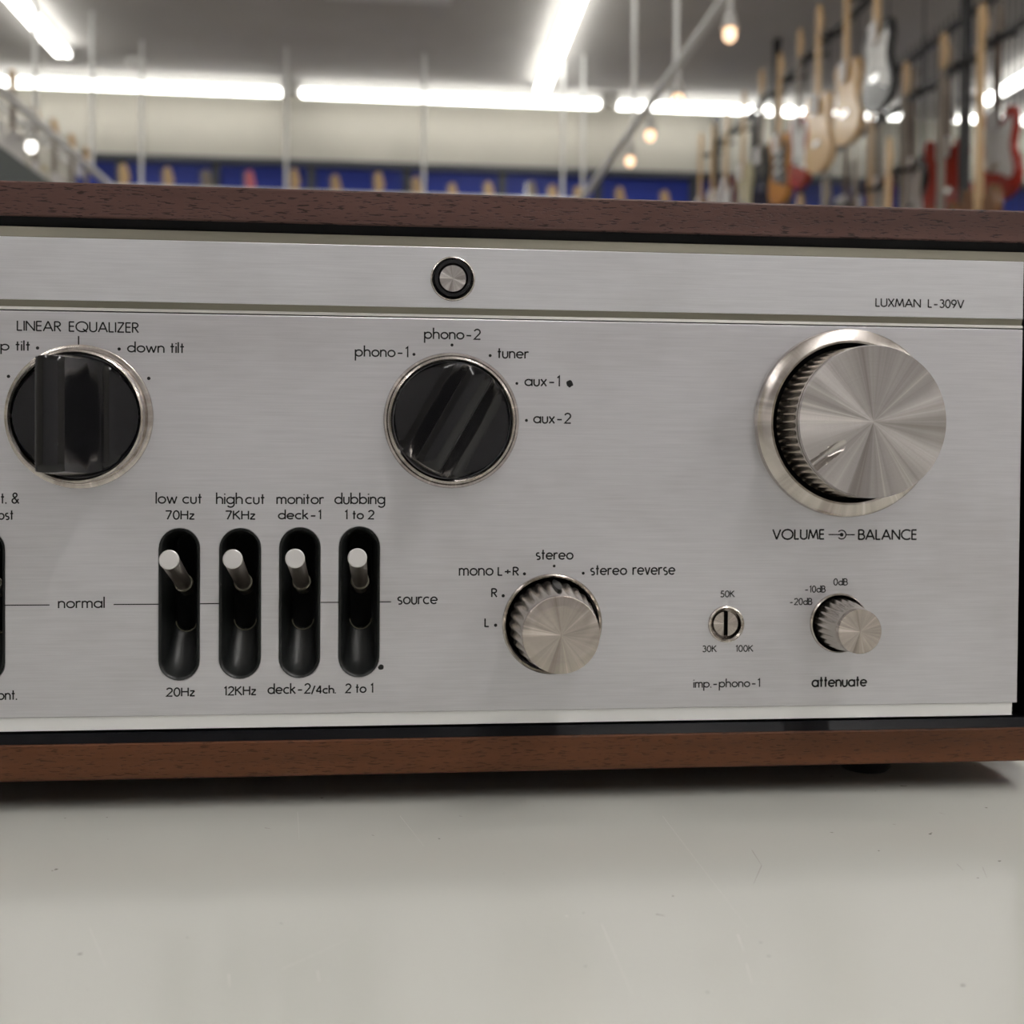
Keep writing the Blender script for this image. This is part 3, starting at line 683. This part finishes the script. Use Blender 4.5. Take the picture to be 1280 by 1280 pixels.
# smoke detector and ceiling cassette
r_ = ray(170, 75); p = EYE + r_ * ((HC - EYE.z) / r_.z)
e = MB(); e.lathe([(.0005, -.06), (.035, -.058), (.055, -.04), (.07, -.02), (.07, -.0005), (.0005, -.0005)], 32)
tag(e.build('smoke_detector', M['white'], loc=(p.x, p.y, HC), smooth=40), 'small round white smoke detector on the ceiling at left', 'smoke detector')
r_ = ray(486, 3); p = EYE + r_ * ((HC - .04 - EYE.z) / r_.z)
e = empty('ceiling_air_conditioner', (p.x, p.y - .4, HC)); tag(e, 'white ceiling air conditioner cassette at the top edge of the photo', 'air conditioner')
MB().box((-.38, -.4, -.04), (.38, .4, -.0005)).build('cover', M['white'], e, bevel=.008)
MB().box((-.22, -.22, -.048), (.22, .22, -.0402)).build('grille', M['shade'], e)
# ================================================================== GUITARS
BODY = [(0, .0), (.035, .008), (.055, .03), (.075, .055), (.098, .062), (.118, .045), (.132, .01), (.138, -.035), (.126, -.075), (.112, -.115), (.115, -.155), (.138, -.195), (.158, -.235), (.163, -.28), (.150, -.325), (.115, -.362), (.06, -.382), (0, -.388),
        (-.06, -.382), (-.115, -.36), (-.152, -.32), (-.166, -.275), (-.160, -.225), (-.140, -.185), (-.117, -.145), (-.115, -.105), (-.130, -.06), (-.150, -.01), (-.158, .04), (-.148, .075), (-.125, .085), (-.095, .068), (-.07, .035), (-.045, .008)]
def sm(pts, it=2):
    for _ in range(it):
        q = []
        for i in range(len(pts)):
            a = pts[i]; b = pts[(i + 1) % len(pts)]
            q += [(a[0] * .75 + b[0] * .25, a[1] * .75 + b[1] * .25), (a[0] * .25 + b[0] * .75, a[1] * .25 + b[1] * .75)]
        pts = q
    return pts
PG = [(.02, -.03), (.06, -.02), (.10, .01), (.118, -.01), (.122, -.05), (.105, -.10), (.10, -.15), (.125, -.22), (.135, -.28), (.11, -.30), (.06, -.27), (.0, -.245), (-.06, -.235), (-.10, -.20), (-.085, -.14), (-.09, -.08), (-.11, -.02), (-.10, .0), (-.05, -.02)]
HEAD = [(.022, 0), (.028, .03), (.045, .05), (.05, .08), (.035, .12), (.03, .155), (.012, .178), (-.02, .172), (-.03, .14), (-.028, .05), (-.022, 0)]
body_m = MB().prism(sm(BODY), -.02, .02); pg_m = MB().prism(sm(PG), -.0235, -.0205)
_cache = {}
def mk(key, mb, m):
    k = (key, m.name)
    if k not in _cache:
        o = mb.build(key, m); _cache[k] = o.data; C.objects.unlink(o); bpy.data.objects.remove(o)
    return _cache[k]
def gpart(name, key, mb, m, par):
    o = bpy.data.objects.new(name, mk(key, mb, m)); C.objects.link(o); o.parent = par; return o
def neckmb(L): return MB().prism([(-.027, -.04), (.027, -.04), (.021, L), (-.021, L)], -.030, -.012)
def headmb(L): return MB().prism([(x, y + L) for x, y in sm(HEAD, 1)], -.024, -.010)
def pegs(L):
    m = MB()
    for i in range(6): m.tube((-.03, -.017, L + .03 + i * .024), (-.05, -.017, L + .03 + i * .024), .007, n=8)
    return m
pick_m = MB()
for i in range(3): pick_m.box((-.045, -.030, -.06 - i * .06), (.045, -.0236, -.04 - i * .06))
brid = MB().box((-.045, -.032, -.235), (.045, -.0236, -.205))
tagm = MB().add([(-.05, -.045, .06), (.035, -.040, .07), (.04, -.042, -.04), (-.045, -.047, -.05)], [(0, 1, 2, 3)]).add([(-.002, -.0445, .065), (.002, -.0445, .065), (.002, -.032, .16), (-.002, -.032, .16)], [(0, 1, 2, 3)])
def guitar(x, y, top, rz, label, col, neck='maple', pg='pguard', cat='guitar', name='electric_guitar', grp=None, L=.42, tg=True, lean=0, s=1.0):
    """top = world height of the headstock tip"""
    e = empty(name, (x, y, top - (L + .178) * s), (0, lean, rz)); e.scale = (s, s, s); tag(e, label, cat, grp)
    gpart('body', 'body', body_m, GM[col], e)
    if pg:
        p_ = gpart('pickguard', 'pickguard', pg_m, M[pg], e)
        gpart('pickups', 'pickups', pick_m, M['white' if pg == 'bpguard' else 'tag'], p_)
    gpart('bridge', 'bridge', brid, M['chrome'], e)
    gpart('neck', 'neck%.2f' % L, neckmb(L), M[neck], e)
    h = gpart('headstock', 'head%.2f' % L, headmb(L), M['maple' if neck != 'rosew' else 'greyneck'] if col != 'pink' else GM['pink'], e)
    gpart('tuning_pegs', 'pegs%.2f' % L, pegs(L), M['chrome'], h)
    if tg: gpart('price_tag', 'tag', tagm, M['tag'], e)
    return e
g1 = 'guitars hanging along the right rack'
W = -PI / 2      # facing the aisle on their left (-X)
XP1 = 2.30
rows = [(5.21, 'black', 'maple', 'pguard', 'black electric guitar with white pickguard, highest and nearest on the right rack', .03),
        (5.58, 'natural', 'maple', None, 'natural wood electric guitar with no pickguard, right behind the black and white one', -.03),
        (5.98, 'natural', 'maple', None, 'natural wood electric guitar hanging lower, second left of the black and white one', -.08),
        (6.28, 'red', 'greyneck', 'pguard', 'dark red electric guitar with white pickguard behind the natural wood ones', -.10),
        (6.62, 'amber', 'maple', 'bpguard', 'amber sunburst electric guitar with black pickguard beside the dark post', -.12),
        (6.98, 'black', 'greyneck', None, 'plain black electric guitar beside the dark post on the right rack', -.10),
        (7.35, 'cream', 'maple', None, 'cream electric guitar on the upper tier of the right rack', -.12),
        (7.75, 'darkred', 'maple', 'pguard', 'dark red electric guitar far along the right rack', -.12),
        (8.10, 'white', 'maple', 'pguard', 'white electric guitar far along the right rack', -.12),
        (8.45, 'brown', 'maple', None, 'brown electric guitar at the far end of the right rack', -.1)]
rackh = []
for y, col, nk, pg, lb, dz in rows:
    top = EYE.z + 2.56 + dz; 
    guitar(XP1, y, top, W + random.uniform(.0, .15), lb, col, nk, pg, grp=g1, s=.95); rackh.append((y, top - .17))
low = [(5.1, 'blue', 'lower tier'), (5.5, 'darkred', ''), (5.9, 'amber', ''), (6.3, 'natural', ''), (6.7, 'black', ''), (7.1, 'white', ''), (7.5, 'darkred', ''), (7.95, 'cream', ''), (8.35, 'black', '')]
words = {'blue': 'blue', 'darkred': 'dark red', 'amber': 'amber', 'natural': 'natural wood', 'black': 'black', 'white': 'white', 'cream': 'cream', 'red': 'red', 'brown': 'brown', 'pink': 'pink', 'tan': 'tan'}
where = ['nearest on the lower tier of the right rack', 'second along the lower tier of the right rack', 'third along the lower tier of the right rack', 'fourth along the lower tier of the right rack', 'beside the dark post on the lower tier', 'under the cream one on the right rack lower tier', 'under the far dark red one on the lower tier', 'near the far end of the lower tier', 'at the far end of the lower tier of the right rack']
for (y, col, _), wv in zip(low, where):
    top = EYE.z + 1.50; guitar(XP1 + .02, y, top, W + random.uniform(-.15, .15), words[col] + ' electric guitar ' + wv, col, random.choice(['maple', 'greyneck', 'rosew']), random.choice(['pguard', None]), grp='guitars on the lower tier of the right rack'); rackh.append((y, top - .17))
def rack(name, x, y0, y1, posts, rails, hooks, label, grid=False, out=-.0):
    e = empty(name, (x, y0, 0)); tag(e, label, 'guitar rack')
    for y in posts: MB().box((-.022, y - y0 - .022, 0), (.022, y - y0 + .022, HC - .002)).build('post', M['rack'], e)
    for q_, h in enumerate(rails): MB().box((-.008, 0, h - (.02, .007)[q_]), (.008, y1 - y0, h + (.02, .007)[q_])).build('rail', M['rack'], e)
    for (y, h) in hooks:
        m = MB().tube((out * .12, y - y0, h + .03), (out * .9, y - y0, h), .012, n=8); m.tube((out * .9, y - y0 - .035, h + .0), (out * .9, y - y0 + .035, h), .010, n=8)
        for s in (-1, 1): m.tube((out * .9, y - y0 + s * .035, h), (out * 1.15, y - y0 + s * .035, h + .01), .010, n=8)
        if h < EYE.z + 1.6 and name == 'guitar_rack' and out < -.13: m.box((-.003, y - y0 - .003, h), (.003, y - y0 + .003, rails[0] - .02))
        m.build('hook', M['rack'], e)
    if grid:
        m = MB(); y = .03
        while y < y1 - y0: m.box((.02, y - .003, .3), (.026, y + .003, HC - .2)); y += .06
        m.build('wire_grid', M['rack'], e)
    return e
rack('guitar_rack', XP1 + .17, 3.8, 8.7, (3.82, onX(970, 180, XP1 + .17).y, 8.68), (EYE.z + 2.42,), rackh, 'black steel rack holding two tiers of guitars at right', out=-.14)
# second rack farther right: long necks nearest, red bodies beyond
g2 = 'long necked guitars on the second rack'
hk2 = []
for y, lb, nk in ((4.77, 'electric bass with orange maple neck, rightmost in the photo', 'maple'), (5.13, 'electric bass with grey brown neck left of the orange necked one', 'greyneck'), (5.53, 'electric bass with pale headstock beside the black and white guitar', 'greyneck'), (5.95, 'electric bass far back on the second rack', 'maple')):
    guitar(2.60, y, EYE.z + 2.02, W, lb, 'brown', nk, None, name='electric_bass', cat='bass guitar', grp=g2, L=.72, tg=False); hk2.append((y, EYE.z + 1.86))
for y, col, lb, pg in ((5.22, 'red', 'bright red electric guitar with white pickguard near the right edge', 'pguard'), (5.74, 'red', 'plain red electric guitar with paper tag left of the brighter red one', None), (6.15, 'black', 'black electric guitar left of the red ones on the second rack', 'pguard'), (6.6, 'darkred', 'dark red electric guitar behind the long bass neck', 'pguard'), (7.1, 'white', 'white electric guitar on the second rack seen between necks', 'bpguard')):
    guitar(2.93, y, EYE.z + 2.22, W + (.10 if pg else .35), lb, col, 'rosew', pg, grp='red and other guitars on the second rack')
rack('guitar_rack', 2.76, 3.4, 8.7, (onX(1207, 100, 2.76).y, 8.6), (EYE.z + 1.93,), hk2, 'black steel rack with wire grid at the far right', grid=False, out=-.12)
rack('wire_grid_rack', 3.15, 3.6, 8.7, (3.7, 8.6), (EYE.z + 2.45,), [], 'dark wire grid partition behind the red guitars', grid=True)
# far wall guitars in front of the blue boarding
g3 = 'guitars hanging along the blue far wall'
fw = [(155, 205, 'tan', 'maple'), (210, 209, 'tan', 'maple'), (258, 212, 'darkred', 'rosew'), (312, 213, 'pink', 'rosew'), (368, 211, 'cream', 'maple'), (419, 218, 'tan', 'maple'), (473, 215, 'natural', 'maple'), (520, 221, 'white', 'maple'), (565, 229, 'amber', 'maple'), (610, 227, 'natural', 'maple'), (664, 226, 'black', 'rosew'), (690, 231, 'white', 'maple'), (722, 233, 'tan', 'maple'), (774, 234, 'black', 'maple'), (830, 238, 'brown', 'maple')]
fl = ['leftmost on the blue far wall beside the stacked left guitars', 'between the two left rods on the blue far wall', 'third from the left with reddish headstock on the blue wall', 'with bright pink headstock before the blue wall', 'right beside the rod at left centre', 'before the blue wall, right of the rod at left centre', 'left of centre before the blue wall', 'just left of the central rod', 'right of the central rod before the blue wall', 'at photo centre before the blue wall', 'dark one right of photo centre', 'pale headstock left of the right centre rod', 'right of the right centre rod', 'just right of the foot of the diagonal rail', 'far right on the blue wall near the rack']
for (px, py, col, nk), lb in zip(fw, fl):
    p = onY(px, py, YB - (.14, .24)[px % 2 if False else fw.index((px, py, col, nk)) % 2]); guitar(p.x, p.y, p.z, 0, words[col] + ' electric guitar ' + lb, col, nk, 'pguard' if col in ('darkred', 'black', 'pink') else None, grp=g3, tg=False)
# left row of guitars facing right
g4 = 'guitars hanging along the left rack'
hk4 = []
for px, col, lb, dz in ((-14, 'white', 'small white guitar at the left edge', .0), (14, 'white', 'small white guitar with brown neck near the left edge', .02), (42, 'cream', 'small cream guitar beside the left rod', -.06), (66, 'white', 'small white guitar left of the second white rod', -.04), (88, 'cream', 'small cream guitar at the corner of the blue wall', -.03), (106, 'amber', 'small amber guitar at the far end of the left rack', -.03)):
    y = onX(px, 180, -2.2).y
    guitar(-2.2, y, EYE.z + 2.05 + dz, PI / 2 - .7, lb, col, 'greyneck', 'pguard' if col == 'cream' else None, grp=g4, s=.64, name='small_guitar'); hk4.append((y, EYE.z + 1.93 + dz))
M['rack_'] = M['rack']; M['rack'] = M['white']
rack('guitar_rack', -2.36, 4.2, 8.3, (4.22,), (EYE.z + 1.95,), hk4, 'white rail of hanging guitars at the left edge', out=.12)
M['rack'] = M['rack_']
# grey green shelf unit at left with a black amplifier on it
e = empty('display_shelf', (-1.4, 2.6, 0)); tag(e, 'grey green shelf unit at the left edge behind the amplifier', 'shelf unit')
ht = EYE.z + 1.02
MB().box((-.5, 0, .0), (-.48, 2.0, ht)).build('back_board', M['cab'], e)
MB().box((-.03, 0, .0), (0, 2.0, ht)).build('side_board', M['cab'], e)
for h in (.1, ht - .03): MB().box((-.4795, 0.0, h), (-.0305, 2.0, h + .03)).build('shelf_board', M['cab'], e)
# ================================================================== CAMERA, WORLD, RENDER LOOK
cam = bpy.data.cameras.new('camera'); co = bpy.data.objects.new('camera', cam); C.objects.link(co)
cam.sensor_width = 36; cam.sensor_fit = 'HORIZONTAL'; cam.lens = F / 1280 * 36; cam.shift_y = -(640 - CY) / 1280 ; cam.shift_x = 0
Mx = Matrix.Identity(4)
for i in range(3): Mx[i][0] = RIGHT[i]; Mx[i][1] = UP[i]; Mx[i][2] = -FWD[i]; Mx[i][3] = EYE[i]
co.matrix_world = Mx
cam.clip_start = .01; cam.clip_end = 100
cam.dof.use_dof = True; cam.dof.focus_distance = .300; cam.dof.aperture_fstop = cam.lens / 2.7
bpy.context.scene.camera = co
w = bpy.data.worlds.new('world'); bpy.context.scene.world = w; w.use_nodes = True
w.node_tree.nodes['Background'].inputs[0].default_value = (.5, .5, .5, 1); w.node_tree.nodes['Background'].inputs[1].default_value = .3
sc = bpy.context.scene
sc.view_settings.view_transform = 'Standard'; sc.view_settings.look = 'None'; sc.view_settings.exposure = -0.05
sc.cycles.max_bounces = 8; sc.cycles.sample_clamp_indirect = 6
sc.cycles.caustics_reflective = False; sc.cycles.caustics_refractive = False
